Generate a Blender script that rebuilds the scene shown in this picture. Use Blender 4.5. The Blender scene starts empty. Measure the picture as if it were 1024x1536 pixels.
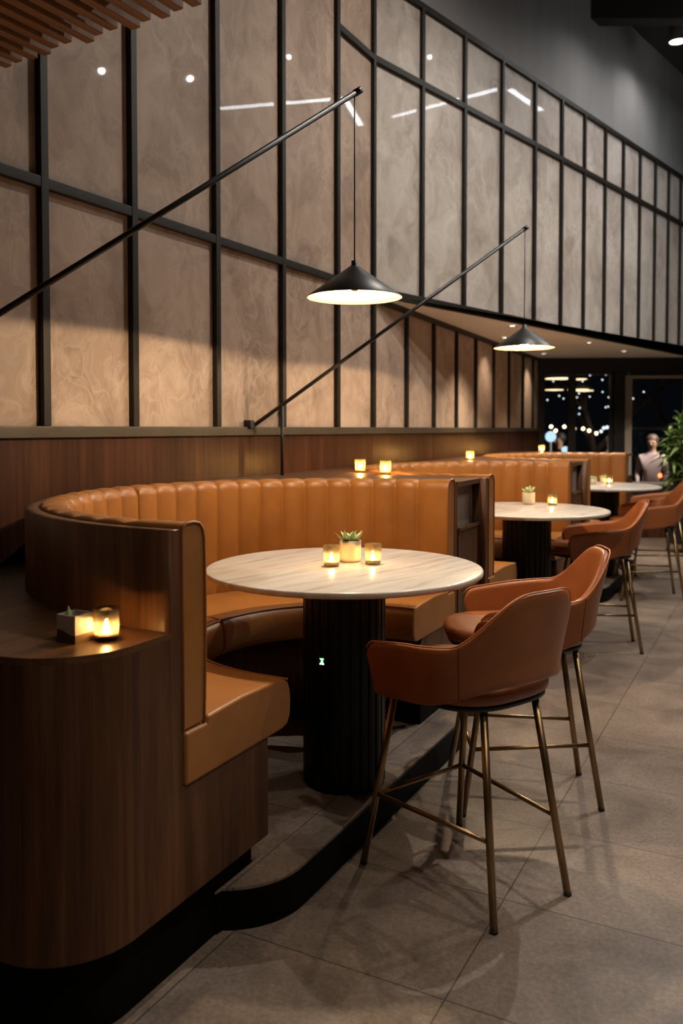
import bpy, bmesh, math, random
from math import sin, cos, pi, radians as R_, hypot, atan2, sqrt
from mathutils import Vector, Matrix
random.seed(7)
S = bpy.context.scene
COL = S.collection

# ------------------------------------------------------------------ materials
def newmat(name):
    m = bpy.data.materials.new(name); m.use_nodes = True
    nt = m.node_tree; nt.nodes.clear()
    out = nt.nodes.new('ShaderNodeOutputMaterial')
    return m, nt, out
def N(nt, typ, **kw):
    n = nt.nodes.new(typ)
    for k, v in kw.items():
        if k in n.inputs: n.inputs[k].default_value = v
        else: setattr(n, k, v)
    return n
def L(nt, a, b): nt.links.new(a, b)
def c4(c): return (c[0], c[1], c[2], 1.0)
def ramp(nt, stops):
    r = nt.nodes.new('ShaderNodeValToRGB')
    e = r.color_ramp.elements
    while len(e) < len(stops): e.new(0.5)
    for i, (p, c) in enumerate(stops): e[i].position = p; e[i].color = c4(c)
    return r
def plain(name, col, rough=.5, metal=0., coat=0., spec=.5):
    m, nt, out = newmat(name)
    b = N(nt, 'ShaderNodeBsdfPrincipled')
    b.inputs['Base Color'].default_value = c4(col); b.inputs['Roughness'].default_value = rough
    b.inputs['Metallic'].default_value = metal; b.inputs['Coat Weight'].default_value = coat
    b.inputs['Specular IOR Level'].default_value = spec
    L(nt, b.outputs[0], out.inputs[0]); return m
def noisy(name, c1, c2, scale=(6, 6, 6), rough=.5, detail=5, metal=0., bump=0., bscale=60., dist=0., coat=0., lo=.3, hi=.7, spec=.5, coord='Object', crough=.03):
    m, nt, out = newmat(name)
    tc = N(nt, 'ShaderNodeTexCoord'); mp = N(nt, 'ShaderNodeMapping'); mp.inputs['Scale'].default_value = scale
    L(nt, tc.outputs[coord], mp.inputs[0])
    no = N(nt, 'ShaderNodeTexNoise', Scale=1.0, Detail=detail, Roughness=.6, Distortion=dist)
    L(nt, mp.outputs[0], no.inputs['Vector'])
    r = ramp(nt, [(lo, c1), (hi, c2)]); L(nt, no.outputs[0], r.inputs[0])
    b = N(nt, 'ShaderNodeBsdfPrincipled'); L(nt, r.outputs[0], b.inputs['Base Color'])
    b.inputs['Roughness'].default_value = rough; b.inputs['Metallic'].default_value = metal
    b.inputs['Coat Weight'].default_value = coat; b.inputs['Coat Roughness'].default_value = crough
    b.inputs['Specular IOR Level'].default_value = spec
    if bump:
        n2 = N(nt, 'ShaderNodeTexNoise', Scale=bscale, Detail=3.0); L(nt, tc.outputs[coord], n2.inputs['Vector'])
        bp = N(nt, 'ShaderNodeBump', Strength=bump, Distance=.004); L(nt, n2.outputs[0], bp.inputs['Height'])
        L(nt, bp.outputs[0], b.inputs['Normal'])
    L(nt, b.outputs[0], out.inputs[0]); return m
def emit(name, col, strength):
    m, nt, out = newmat(name)
    e = N(nt, 'ShaderNodeEmission'); e.inputs[0].default_value = c4(col); e.inputs[1].default_value = strength
    L(nt, e.outputs[0], out.inputs[0]); return m
def wood(name, dark, mid, light, rough=.42, axis='z', coat=.0):
    m, nt, out = newmat(name)
    tc = N(nt, 'ShaderNodeTexCoord'); mp = N(nt, 'ShaderNodeMapping')
    s = {'z': (34, 34, 1.5), 'y': (34, 1.5, 34), 'x': (1.5, 34, 34)}[axis]
    mp.inputs['Scale'].default_value = s; L(nt, tc.outputs['Object'], mp.inputs[0])
    n1 = N(nt, 'ShaderNodeTexNoise', Scale=1., Detail=7., Roughness=.62, Distortion=.55); L(nt, mp.outputs[0], n1.inputs['Vector'])
    mp2 = N(nt, 'ShaderNodeMapping'); mp2.inputs['Scale'].default_value = tuple(v * (.16 if v > 10 else .4) for v in s)
    L(nt, tc.outputs['Object'], mp2.inputs[0])
    n2 = N(nt, 'ShaderNodeTexNoise', Scale=1., Detail=3., Distortion=1.2); L(nt, mp2.outputs[0], n2.inputs['Vector'])
    mx = N(nt, 'ShaderNodeMix'); mx.data_type = 'FLOAT'; mx.inputs[0].default_value = .38
    L(nt, n1.outputs[0], mx.inputs[2]); L(nt, n2.outputs[0], mx.inputs[3])
    r = ramp(nt, [(.34, dark), (.5, mid), (.66, light)]); L(nt, mx.outputs[0], r.inputs[0])
    b = N(nt, 'ShaderNodeBsdfPrincipled', Roughness=rough); L(nt, r.outputs[0], b.inputs['Base Color'])
    b.inputs['Coat Weight'].default_value = coat; b.inputs['Specular IOR Level'].default_value = .28
    bp = N(nt, 'ShaderNodeBump', Strength=.12, Distance=.002); L(nt, n1.outputs[0], bp.inputs['Height']); L(nt, bp.outputs[0], b.inputs['Normal'])
    L(nt, b.outputs[0], out.inputs[0]); return m
def stone_panel_mat(name='swirled_stone', tint=(1.02, .91, .85)):
    m, nt, out = newmat(name); TT = lambda c: tuple(a * b for a, b in zip(c, tint))
    tc = N(nt, 'ShaderNodeTexCoord'); mp = N(nt, 'ShaderNodeMapping'); mp.inputs['Scale'].default_value = (1.25, 1.25, .95)
    L(nt, tc.outputs['Object'], mp.inputs[0])
    wn = N(nt, 'ShaderNodeTexNoise', Scale=2.6, Detail=2., Roughness=.5); L(nt, mp.outputs[0], wn.inputs['Vector'])
    sc = N(nt, 'ShaderNodeVectorMath', operation='MULTIPLY_ADD'); L(nt, wn.outputs['Color'], sc.inputs[0])
    sc.inputs[1].default_value = (.75, .75, .75); L(nt, mp.outputs[0], sc.inputs[2])
    n1 = N(nt, 'ShaderNodeTexNoise', Scale=2.1, Detail=8., Roughness=.62, Distortion=.5); L(nt, sc.outputs[0], n1.inputs['Vector'])
    r1 = ramp(nt, [(.30, TT((.265, .21, .165))), (.44, TT((.37, .30, .245))), (.56, TT((.45, .375, .31))), (.75, TT((.525, .45, .38)))])
    L(nt, n1.outputs[0], r1.inputs[0])
    def veins(scale, width, seed):
        n2 = N(nt, 'ShaderNodeTexNoise', Scale=scale, Detail=4., Roughness=.55, Distortion=.9); n2.noise_dimensions = '4D'; n2.inputs['W'].default_value = seed
        L(nt, sc.outputs[0], n2.inputs['Vector'])
        sub = N(nt, 'ShaderNodeMath', operation='SUBTRACT'); sub.inputs[1].default_value = .5; L(nt, n2.outputs[0], sub.inputs[0])
        ab = N(nt, 'ShaderNodeMath', operation='ABSOLUTE'); L(nt, sub.outputs[0], ab.inputs[0])
        r2 = ramp(nt, [(0., (.62,) * 3), (width * .45, (.34,) * 3), (width * 1.3, (0.,) * 3)]); L(nt, ab.outputs[0], r2.inputs[0]); return r2
    va, vb = veins(3.2, .035, 1.7), veins(6.5, .05, 5.2)
    # veins fade in and out over the slab
    n3 = N(nt, 'ShaderNodeTexNoise', Scale=1.7, Detail=2.); L(nt, mp.outputs[0], n3.inputs['Vector'])
    r3 = ramp(nt, [(.38, (.05,) * 3), (.62, (.75,) * 3)]); L(nt, n3.outputs[0], r3.inputs[0])
    mxv = N(nt, 'ShaderNodeMath', operation='MAXIMUM'); L(nt, va.outputs[0], mxv.inputs[0])
    hb = N(nt, 'ShaderNodeMath', operation='MULTIPLY'); hb.inputs[1].default_value = .6; L(nt, vb.outputs[0], hb.inputs[0]); L(nt, hb.outputs[0], mxv.inputs[1])
    fac = N(nt, 'ShaderNodeMath', operation='MULTIPLY'); L(nt, mxv.outputs[0], fac.inputs[0]); L(nt, r3.outputs[0], fac.inputs[1])
    mx = N(nt, 'ShaderNodeMix'); mx.data_type = 'RGBA'
    L(nt, fac.outputs[0], mx.inputs[0]); L(nt, r1.outputs[0], mx.inputs[6]); mx.inputs[7].default_value = c4(TT((.66, .58, .50)))
    b = N(nt, 'ShaderNodeBsdfPrincipled', Roughness=.5); L(nt, mx.outputs[2], b.inputs['Base Color'])
    b.inputs['Coat Weight'].default_value = .20; b.inputs['Coat Roughness'].default_value = .02; b.inputs['Coat IOR'].default_value = 1.36
    b.inputs['Specular IOR Level'].default_value = .2
    L(nt, b.outputs[0], out.inputs[0]); return m
def floor_mat(name, ox=0., oy=0.):
    m, nt, out = newmat(name)
    tc = N(nt, 'ShaderNodeTexCoord'); mp = N(nt, 'ShaderNodeMapping'); mp.inputs['Location'].default_value = (ox, oy, 0)
    L(nt, tc.outputs['Object'], mp.inputs[0])
    br = N(nt, 'ShaderNodeTexBrick', Scale=1.0); br.offset = 0.; br.squash = 1.
    br.inputs['Mortar Size'].default_value = .0022; br.inputs['Mortar Smooth'].default_value = .1
    br.inputs['Brick Width'].default_value = .62; br.inputs['Row Height'].default_value = .5
    br.inputs['Color1'].default_value = (1, 1, 1, 1); br.inputs['Color2'].default_value = (.86, .86, .86, 1); br.inputs['Mortar'].default_value = (.3, .3, .3, 1)
    L(nt, mp.outputs[0], br.inputs['Vector'])
    n1 = N(nt, 'ShaderNodeTexNoise', Scale=3.2, Detail=8., Roughness=.65, Distortion=.6); L(nt, tc.outputs['Object'], n1.inputs['Vector'])
    n2 = N(nt, 'ShaderNodeTexNoise', Scale=70., Detail=4., Roughness=.7); L(nt, tc.outputs['Object'], n2.inputs['Vector'])
    r1 = ramp(nt, [(.3, (.145, .113, .091)), (.7, (.315, .249, .203))]); L(nt, n1.outputs[0], r1.inputs[0])
    r2 = ramp(nt, [(.3, (.62,) * 3), (.7, (1.18,) * 3)]); L(nt, n2.outputs[0], r2.inputs[0])
    m1 = N(nt, 'ShaderNodeMix'); m1.data_type = 'RGBA'; m1.blend_type = 'MULTIPLY'; m1.inputs[0].default_value = 1
    L(nt, r1.outputs[0], m1.inputs[6]); L(nt, r2.outputs[0], m1.inputs[7])
    m2 = N(nt, 'ShaderNodeMix'); m2.data_type = 'RGBA'; m2.blend_type = 'MULTIPLY'; m2.inputs[0].default_value = 1
    L(nt, m1.outputs[2], m2.inputs[6]); L(nt, br.outputs[0], m2.inputs[7])
    b = N(nt, 'ShaderNodeBsdfPrincipled'); L(nt, m2.outputs[2], b.inputs['Base Color'])
    rr = N(nt, 'ShaderNodeMapRange'); rr.inputs[3].default_value = .27; rr.inputs[4].default_value = .45
    L(nt, n1.outputs[0], rr.inputs[0]); L(nt, rr.outputs[0], b.inputs['Roughness'])
    bp = N(nt, 'ShaderNodeBump', Strength=.06, Distance=.002); L(nt, n2.outputs[0], bp.inputs['Height']); L(nt, bp.outputs[0], b.inputs['Normal'])
    L(nt, b.outputs[0], out.inputs[0]); return m
def marble_mat():
    m, nt, out = newmat('veined_marble')
    tc = N(nt, 'ShaderNodeTexCoord'); mr = N(nt, 'ShaderNodeMapping'); mr.inputs['Rotation'].default_value = (0, 0, R_(-50)); L(nt, tc.outputs['Object'], mr.inputs[0])
    mp = N(nt, 'ShaderNodeMapping'); mp.inputs['Scale'].default_value = (3.6, 26, 8)
    L(nt, mr.outputs[0], mp.inputs[0])
    n1 = N(nt, 'ShaderNodeTexNoise', Scale=1., Detail=7., Roughness=.6, Distortion=.5); L(nt, mp.outputs[0], n1.inputs['Vector'])
    r1 = ramp(nt, [(.30, (.42, .38, .335)), (.42, (.535, .505, .465)), (.54, (.59, .57, .535)), (.7, (.64, .62, .59))]); L(nt, n1.outputs[0], r1.inputs[0])
    b = N(nt, 'ShaderNodeBsdfPrincipled', Roughness=.22); L(nt, r1.outputs[0], b.inputs['Base Color'])
    L(nt, b.outputs[0], out.inputs[0]); return m
def glass_mat(name, tint, gloss=.08, frost=0., frostcol=(1, .8, .5), rough=.02):
    m, nt, out = newmat(name)
    t = N(nt, 'ShaderNodeBsdfTransparent'); t.inputs[0].default_value = c4(tint)
    g = N(nt, 'ShaderNodeBsdfGlossy', Roughness=rough); g.inputs[0].default_value = (1, 1, 1, 1)
    fr = N(nt, 'ShaderNodeFresnel', IOR=1.45)
    mx = N(nt, 'ShaderNodeMixShader')
    L(nt, fr.outputs[0], mx.inputs[0]); L(nt, t.outputs[0], mx.inputs[1]); L(nt, g.outputs[0], mx.inputs[2])
    last = mx
    if frost:
        d = N(nt, 'ShaderNodeBsdfTranslucent'); d.inputs[0].default_value = c4(frostcol)
        mx2 = N(nt, 'ShaderNodeMixShader'); mx2.inputs[0].default_value = frost
        L(nt, mx.outputs[0], mx2.inputs[1]); L(nt, d.outputs[0], mx2.inputs[2]); last = mx2
    L(nt, last.outputs[0], out.inputs[0]); return m
def zsplit(name, c_low, c_high, z, wob=.006):
    m, nt, out = newmat(name)
    tc = N(nt, 'ShaderNodeTexCoord'); sx = N(nt, 'ShaderNodeSeparateXYZ'); L(nt, tc.outputs['Object'], sx.inputs[0])
    wv = N(nt, 'ShaderNodeMath', operation='MULTIPLY'); wv.inputs[1].default_value = 70.; L(nt, sx.outputs[0], wv.inputs[0])
    sn = N(nt, 'ShaderNodeMath', operation='SINE'); L(nt, wv.outputs[0], sn.inputs[0])
    ml = N(nt, 'ShaderNodeMath', operation='MULTIPLY'); ml.inputs[1].default_value = wob; L(nt, sn.outputs[0], ml.inputs[0])
    ad = N(nt, 'ShaderNodeMath', operation='ADD'); L(nt, sx.outputs[2], ad.inputs[0]); L(nt, ml.outputs[0], ad.inputs[1])
    gt = N(nt, 'ShaderNodeMath', operation='GREATER_THAN'); gt.inputs[1].default_value = z; L(nt, ad.outputs[0], gt.inputs[0])
    mx = N(nt, 'ShaderNodeMix'); mx.data_type = 'RGBA'; L(nt, gt.outputs[0], mx.inputs[0])
    mx.inputs[6].default_value = c4(c_low); mx.inputs[7].default_value = c4(c_high)
    b = N(nt, 'ShaderNodeBsdfPrincipled', Roughness=.5); L(nt, mx.outputs[2], b.inputs['Base Color'])
    L(nt, b.outputs[0], out.inputs[0]); return m

M = {}
M['wood'] = wood('walnut', (.040, .0155, .0064), (.092, .037, .0155), (.155, .068, .030))
M['wood_flat'] = wood('walnut_top', (.05, .022, .01), (.105, .047, .021), (.17, .082, .038), axis='y', rough=.36)
M['wood_wall'] = wood('walnut_wainscot', (.029, .0098, .0043), (.058, .0205, .0093), (.088, .034, .016), rough=.38)
M['slat'] = wood('slat_timber', (.15, .066, .026), (.29, .135, .055), (.42, .21, .09), axis='x')
M['taupe'] = wood('taupe_veneer', (.17, .135, .112), (.26, .21, .178), (.34, .285, .245), rough=.3)
M['leather'] = noisy('tan_leather', (.28, .108, .022), (.37, .150, .034), (5, 5, 5), rough=.40, bump=.16, bscale=190., spec=.45)
M['leather_pipe'] = plain('tan_piping', (.30, .105, .025), .42)
M['stool_leather'] = noisy('cognac_leather', (.25, .080, .024), (.335, .111, .036), (7, 7, 7), rough=.38, bump=.1, bscale=230., spec=.45)
M['stool_pipe_highlight'] = plain('cognac_piping_highlight', (.46, .175, .065), .34)  # lighter than the leather: the edge highlight is painted into the piping
M['stitch'] = plain('dark_stitching', (.12, .035, .012), .6)
M['black'] = plain('black_lacquer', (.006, .006, .007), .45)
M['black_matte'] = plain('black_kickboard', (.0028, .0028, .003), .6, spec=.08)
M['black_flute'] = plain('black_fluted_wood', (.0055, .0055, .006), .4, spec=.25)
M['bronze'] = noisy('dark_bronze', (.019, .0155, .012), (.028, .023, .018), (9, 9, 9), rough=.5, metal=.2, spec=.3)
M['trim'] = noisy('bronze_rail', (.075, .06, .044), (.10, .08, .058), (9, 9, 9), rough=.42, metal=.3)
M['brass'] = noisy('aged_brass', (.27, .18, .09), (.36, .245, .125), (12, 12, 12), rough=.36, metal=1.)
M['rubber'] = plain('rubber', (.01, .01, .01), .7)
M['stone'] = stone_panel_mat()
M['stone_grey'] = stone_panel_mat('greyed_stone', (1.20, 1.27, 1.36))
M['plaster'] = noisy('grey_plaster', (.21, .203, .20), (.29, .28, .275), (2.2, 2.2, .5), rough=.75, detail=7, dist=.8)
M['soffit'] = noisy('soffit_paint', (.78, .76, .73), (.82, .80, .77), (1.5, 1.5, 1.5), rough=.8)
M['dark_paint'] = plain('dark_ceiling', (.016, .015, .015), .8)
M['dark_wall'] = noisy('dark_wall', (.05, .045, .04), (.08, .072, .065), (1, 1, 1), rough=.8)
M['floor'] = floor_mat('grey_tiles', ox=-.69 + 6.2, oy=.3 + 5.)
M['floor_step'] = floor_mat('step_tiles', ox=-.05 + 6.2, oy=.3 + 5.)
M['marble'] = marble_mat()
M['shade_out'] = plain('lamp_black', (.012, .011, .010), .42)
M['shade_in'] = plain('lamp_cream', (.15, .122, .085), .6)
M['bulb'] = emit('warm_bulb', (1., .72, .43), 9800.)
M['bulb_face'] = emit('warm_bulb_face', (1., .74, .50), 1700.)
M['flame'] = emit('candle_flame', (1., .68, .36), 360.)
M['wax'] = plain('wax', (.60, .50, .34), .5)
M['votive'] = glass_mat('amber_glass', (.96, .84, .60), frost=.08, frostcol=(.9, .68, .38))
M['pane'] = glass_mat('window_glass', (.93, .95, .96))
M['pot'] = noisy('stoneware', (.47, .40, .30), (.55, .47, .355), (30, 30, 30), rough=.6)
M['pot_dip'] = zsplit('dipped_pot', (.085, .045, .018), (.48, .42, .34), .026)
M['soil'] = plain('soil', (.03, .02, .012), .9)
M['succ'] = noisy('succulent_green', (.34, .46, .17), (.58, .68, .36), (40, 40, 40), rough=.5)
M['leaf'] = noisy('plant_leaf', (.05, .13, .03), (.17, .27, .07), (6, 6, 6), rough=.38)
M['bark'] = plain('bark', (.06, .042, .028), .85)
M['green_led'] = emit('green_led', (.30, 1., .34), 2.2)
M['white_led'] = emit('white_led', (.7, 1., .8), 3.2)
M['downlight'] = emit('downlight_glow', (1., .86, .68), 9.)
M['metal_grey'] = plain('grey_jamb', (.34, .30, .26), .5, .1)
M['ground'] = plain('paving', (.05, .05, .05), .8)
M['fairy'] = emit('fairy_white', (.85, .92, 1.), 1.8)
M['fairy_warm'] = emit('festoon_warm', (1., .66, .36), 8.)
M['disc'] = emit('terrace_disc', (1., .72, .40), 2.2)
M['globe'] = emit('globe_glow', (.62, .86, 1.), 1.2)
M['red_led'] = emit('red_lamp', (1., .12, .03), 9.)

# ------------------------------------------------------------------ mesh helpers
class MB:
    def __init__(s): s.v = []; s.f = []; s.sm = []; s.mi = []
    def add(s, vs, fs, smooth=False, mi=0):
        o = len(s.v); s.v += [tuple(v) for v in vs]
        s.f += [tuple(i + o for i in f) for f in fs]; s.sm += [smooth] * len(fs); s.mi += [mi] * len(fs); return s
    def box(s, x0, x1, y0, y1, z0, z1, mi=0):
        v = [(x, y, z) for z in (z0, z1) for y in (y0, y1) for x in (x0, x1)]
        return s.add(v, [(0, 2, 3, 1), (4, 5, 7, 6), (0, 1, 5, 4), (2, 6, 7, 3), (0, 4, 6, 2), (1, 3, 7, 5)], False, mi)
    def prism(s, poly, z0, z1, mi=0, smooth=False):
        n = len(poly)
        a = sum(poly[i][0] * poly[(i + 1) % n][1] - poly[(i + 1) % n][0] * poly[i][1] for i in range(n))
        if a < 0: poly = poly[::-1]
        v = [(p[0], p[1], z0) for p in poly] + [(p[0], p[1], z1) for p in poly]
        s.add(v, [tuple(range(n - 1, -1, -1)), tuple(range(n, 2 * n))], False, mi)
        o = len(s.v) - 2 * n
        for i in range(n):
            j = (i + 1) % n; s.f.append((o + i, o + j, o + n + j, o + n + i)); s.sm.append(smooth); s.mi.append(mi)
        return s
    def tube(s, pts, r, n=12, cap=True, mi=0, r2=None):
        pts = [Vector(p) for p in pts]; m = len(pts); vs = []
        up = None
        for i, p in enumerate(pts):
            t = (pts[min(i + 1, m - 1)] - pts[max(i - 1, 0)]).normalized()
            if up is None:
                up = Vector((0, 0, 1)) if abs(t.z) < .9 else Vector((1, 0, 0))
            a = (up - t * up.dot(t)).normalized(); b = t.cross(a); up = a
            rr = r if r2 is None else r + (r2 - r) * i / (m - 1)
            vs += [p + (a * cos(2 * pi * k / n) + b * sin(2 * pi * k / n)) * rr for k in range(n)]
        fs = [(i * n + k, i * n + (k + 1) % n, (i + 1) * n + (k + 1) % n, (i + 1) * n + k) for i in range(m - 1) for k in range(n)]
        s.add(vs, fs, True, mi)
        if cap:
            o = len(s.v) - m * n
            s.f.append(tuple(o + k for k in range(n - 1, -1, -1))); s.sm.append(False); s.mi.append(mi)
            s.f.append(tuple(o + (m - 1) * n + k for k in range(n))); s.sm.append(False); s.mi.append(mi)
        return s
    def lathe(s, prof, n=40, cx=0, cy=0, smooth=True, mi=0, rad=None, cap=True):
        vs = []
        for (r, z) in prof:
            for k in range(n):
                a = 2 * pi * k / n; q = r if rad is None else r * rad(k)
                vs.append((cx + q * cos(a), cy + q * sin(a), z))
        m = len(prof)
        fs = [(i * n + k, i * n + (k + 1) % n, (i + 1) * n + (k + 1) % n, (i + 1) * n + k) for i in range(m - 1) for k in range(n)]
        if cap and prof[0][0] > 1e-6: fs.append(tuple(range(n - 1, -1, -1)))
        if cap and prof[-1][0] > 1e-6: fs.append(tuple(range((m - 1) * n, m * n)))
        return s.add(vs, fs, smooth, mi)
    def ball(s, c, r, n=12, m=8, sz=1., mi=0):
        prof = [(r * sin(pi * i / m), c[2] - r * sz * cos(pi * i / m)) for i in range(m + 1)]
        prof[0] = (1e-4, prof[0][1]); prof[-1] = (1e-4, prof[-1][1])
        return s.lathe(prof, n, c[0], c[1], True, mi)
    def build(s, name, mats, parent=None, bevel=0., seg=2, sub=0, solid=0., angle=35):
        me = bpy.data.meshes.new(name); me.from_pydata(s.v, [], s.f); me.update()
        if not isinstance(mats, (list, tuple)): mats = [mats]
        for m in mats: me.materials.append(m)
        me.polygons.foreach_set('use_smooth', s.sm); me.polygons.foreach_set('material_index', s.mi)
        bm = bmesh.new(); bm.from_mesh(me); bmesh.ops.recalc_face_normals(bm, faces=bm.faces); bm.to_mesh(me); bm.free()
        o = bpy.data.objects.new(name, me); COL.objects.link(o)
        if parent is not None: o.parent = parent
        if solid:
            d = o.modifiers.new('thick', 'SOLIDIFY'); d.thickness = solid; d.offset = 0.
        if bevel:
            d = o.modifiers.new('edge', 'BEVEL'); d.width = bevel; d.segments = seg; d.limit_method = 'ANGLE'; d.angle_limit = R_(angle); d.harden_normals = False
            me.polygons.foreach_set('use_smooth', [True] * len(me.polygons))
            w = o.modifiers.new('wn', 'WEIGHTED_NORMAL'); w.keep_sharp = False
        if sub:
            d = o.modifiers.new('sub', 'SUBSURF'); d.levels = sub; d.render_levels = sub
        return o
def empty(name, loc=(0, 0, 0), rz=0., parent=None):
    o = bpy.data.objects.new(name, None); COL.objects.link(o); o.location = loc; o.rotation_euler = (0, 0, rz)
    o.empty_display_size = .1
    if parent is not None: o.parent = parent
    return o
def tag(o, label, cat, group=None):
    o['label'] = label; o['category'] = cat
    if group: o['group'] = group
    return o
def struct(o): o['kind'] = 'structure'; return o
def copy_tree(o, parent=None):
    c = o.copy(); COL.objects.link(c)
    if parent is not None: c.parent = parent
    for ch in list(o.children): copy_tree(ch, c)
    return c

# ------------------------------------------------------------------ the row of booths: its own frame
TH = R_(27.5); C0 = Vector((.01, 3.05)); PITCH = 2.48
DV = Vector((sin(TH), cos(TH))); NV = Vector((cos(TH), -sin(TH)))     # along the row / towards the aisle
def row(x, y): p = C0 + NV * x + DV * y; return (p.x, p.y)

# ------------------------------------------------------------------ room shell
HC = 5.7
fl = struct(MB().box(-7, 9, -9, 15, -.12, 0).build('floor', M['floor'])); fl.location = (C0.x, C0.y, 0); fl.rotation_euler.z = -TH
def wall(name, x, y, deg):
    o = struct(empty(name, (x, y, 0), pi / 2 - R_(deg))); return o
def mull(root, s, z0, z1, w=.038, d=.028):
    MB().box(s - w / 2, s + w / 2, -d, .004, z0, z1).build('mullion', M['bronze'], root, bevel=.003)
def rail(root, s0, s1, z, h=.042, d=.026, mat='bronze', name='rail'):
    MB().box(s0, s1, -d, .004, z - h / 2, z + h / 2).build(name, M[mat], root, bevel=.003)
def panel(root, s0, s1, z0, z1, mt='stone'):
    o = MB().box(s0 + .004, s1 - .004, 0., .03, z0, z1).build('stone_panel', M[mt], root)
    return o
BAND, MID, TOP, RAILZ = 2.335, 3.905, 4.46, 1.387
# wall with the seating: stone panels over a walnut wainscot
w1 = wall('wall_left', -1.288, 2.993, 28)
ms = [-4.2, -3.6, -3.0, -2.4, -1.8, -1.2, -.31, .295, .794, 1.397, 2.014, 2.663, 3.183]
MB().box(-6.5, 3.18, .03, .20, 0, HC).build('backing', M['dark_wall'], w1)
for a, b in ((-6.5, .25), (.25, 2.004), (2.012, 3.183)):
    MB().box(a, b, -.012, .03, 0, 1.366).build('wainscot', M['wood_wall'], w1)
rail(w1, -6.5, 3.183, RAILZ, .045, .03, 'trim')
rail(w1, -6.5, 3.183, BAND)
rail(w1, 2.663, 3.183, MID); rail(w1, 2.663, 3.183, TOP)
edges = [-6.5] + ms
for i in range(len(edges) - 1):
    panel(w1, edges[i], edges[i + 1], 1.41, BAND); panel(w1, edges[i], edges[i + 1], BAND, HC)
for s in ms: mull(w1, s, 1.41, HC)
# recessed lower wall beyond it
w3 = wall('wall_recess', .206, 5.803, 24.5)
m3 = [.661, 1.315, 1.957, 2.596, 3.285, 3.962, 4.669, 5.235]; e3 = [0.] + m3 + [5.68]
MB().box(0, 5.9, .03, .2, 0, 2.31).build('backing', M['dark_wall'], w3)
for a, b in ((0, 1.309), (1.321, 3.956), (3.968, 4.663), (4.675, 5.69)):
    MB().box(a, b, -.012, .03, 0, 1.366).build('wainscot', M['wood_wall'], w3)
rail(w3, 0, 5.69, RAILZ, .045, .03, 'trim'); rail(w3, 0, 5.69, 2.285, .04)
for i in range(len(e3) - 1): panel(w3, e3[i], e3[i + 1], 1.41, 2.27)
for s in m3: mull(w3, s, 1.41, 2.27, .036)
mull(w3, 5.66, 1.41, 2.27, .036)
# upper wall that oversails the recess
w2 = wall('wall_upper', .206, 5.803, 40.5)
m2 = [.574, 1.145, 1.724, 2.297, 2.819, 3.308, 3.796, 4.258, 4.72, 5.178, 5.605, 6.014, 6.42, 6.83, 7.24]; e2 = [0.] + m2
MB().box(0, 8.2, .03, .35, BAND - .01, HC).build('backing', M['dark_wall'], w2)
MB().box(0, 8.2, 0, .03, TOP, HC).build('plaster', M['plaster'], w2)
for z in (MID, TOP): rail(w2, 0, 8.2, z, .045)
rail(w2, 0, 8.2, BAND, .06, .03)
for i in range(len(e2) - 1):
    panel(w2, e2[i], e2[i + 1], BAND, MID, 'stone_grey'); panel(w2, e2[i], e2[i + 1], MID, TOP, 'stone_grey')
for s in m2: mull(w2, s, BAND, TOP, .036)
# soffit under the oversail
so = MB().prism([(.206, 5.803), (2.7, 11.25), (5.6, 11.25), (5.5, 11.75), (5.1, 11.52), (.22, 5.80)], 2.305, 2.325)
so = struct(so.build('ceiling_soffit', M['soffit']))
# high dark ceiling with beams
ce = struct(MB().box(-6.5, 8, -4, 12.4, HC, HC + .15).build('ceiling', M['dark_paint']))
for k in range(7):
    b = MB().box(-6.4, 7.9, -.08, .08, HC - .28, HC).build('beam', M['dark_paint'], ce); b.location = (0, -2. + 2.1 * k, 0)
struct(MB().box(7.4, 7.6, -4, 11.4, 0, HC).build('wall_right', M['dark_wall']))
struct(MB().box(-6.3, 7.6, -4, -3.8, 0, HC).build('wall_rear', M['dark_wall']))
# far wall: glazing to the terrace
YF = 10.95
wf = struct(empty('wall_far', (2.56, YF, 0), R_(-4)))
def wfbox(name, x0, x1, z0, z1, y0=-.06, y1=.06, m='black'):
    return MB().box(x0, x1, y0, y1, z0, z1).build(name, M[m], wf, bevel=.004)
wfbox('header', -.05, 4.9, 2.13, 2.33, -.08, .08); wfbox('lintel', 2.75, 4.9, 2.31, HC, 0, .1, 'dark_wall')
wfbox('post', -.05, .03, 0, 2.13); wfbox('post', .93, 1.065, 0, 2.13, -.10, .08); wfbox('post', 1.065, 1.13, 0, .68, -.05, .05)
wfbox('dado', -.05, .95, 0, .72); wfbox('dado', 1.13, 4.9, 0, .36, -.05, .05, 'wood_wall')
wfbox('pier', 1.86, 4.9, .36, 2.13, .0, .06, 'dark_wall')
def window(n, x0, x1, z0, z1, bars, fm):
    o = struct(empty('window_%d' % n, (2.56, YF, 0), R_(-4)))
    t = .035
    f = MB(); f.box(x0 - (.06 if n == 2 else 0), x0 + t, -.05, .05, z0, z1); f.box(x1 - t, x1, -.05, .05, z0, z1)
    f.box(x0 + t, x1 - t, -.05, .05, z0, z0 + t); f.box(x0 + t, x1 - t, -.05, .05, z1 - t, z1)
    f.build('window_frame', M[fm], o, bevel=.004)
    for (a, b, c, d) in bars: MB().box(a, b, -.04, .04, c, d).build('glazing_bar', M['black'], o)
    MB().box(x0 + t, x1 - t, -.004, .004, z0 + t, z1 - t).build('glass_pane', M['pane'], o)
window(1, .03, .93, .72, 2.13, [(.37, .46, .755, 2.095)], 'black')
window(2, 1.13, 1.86, .68, 2.08, [(1.165, 1.825, 1.385, 1.42)], 'metal_grey')
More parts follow.
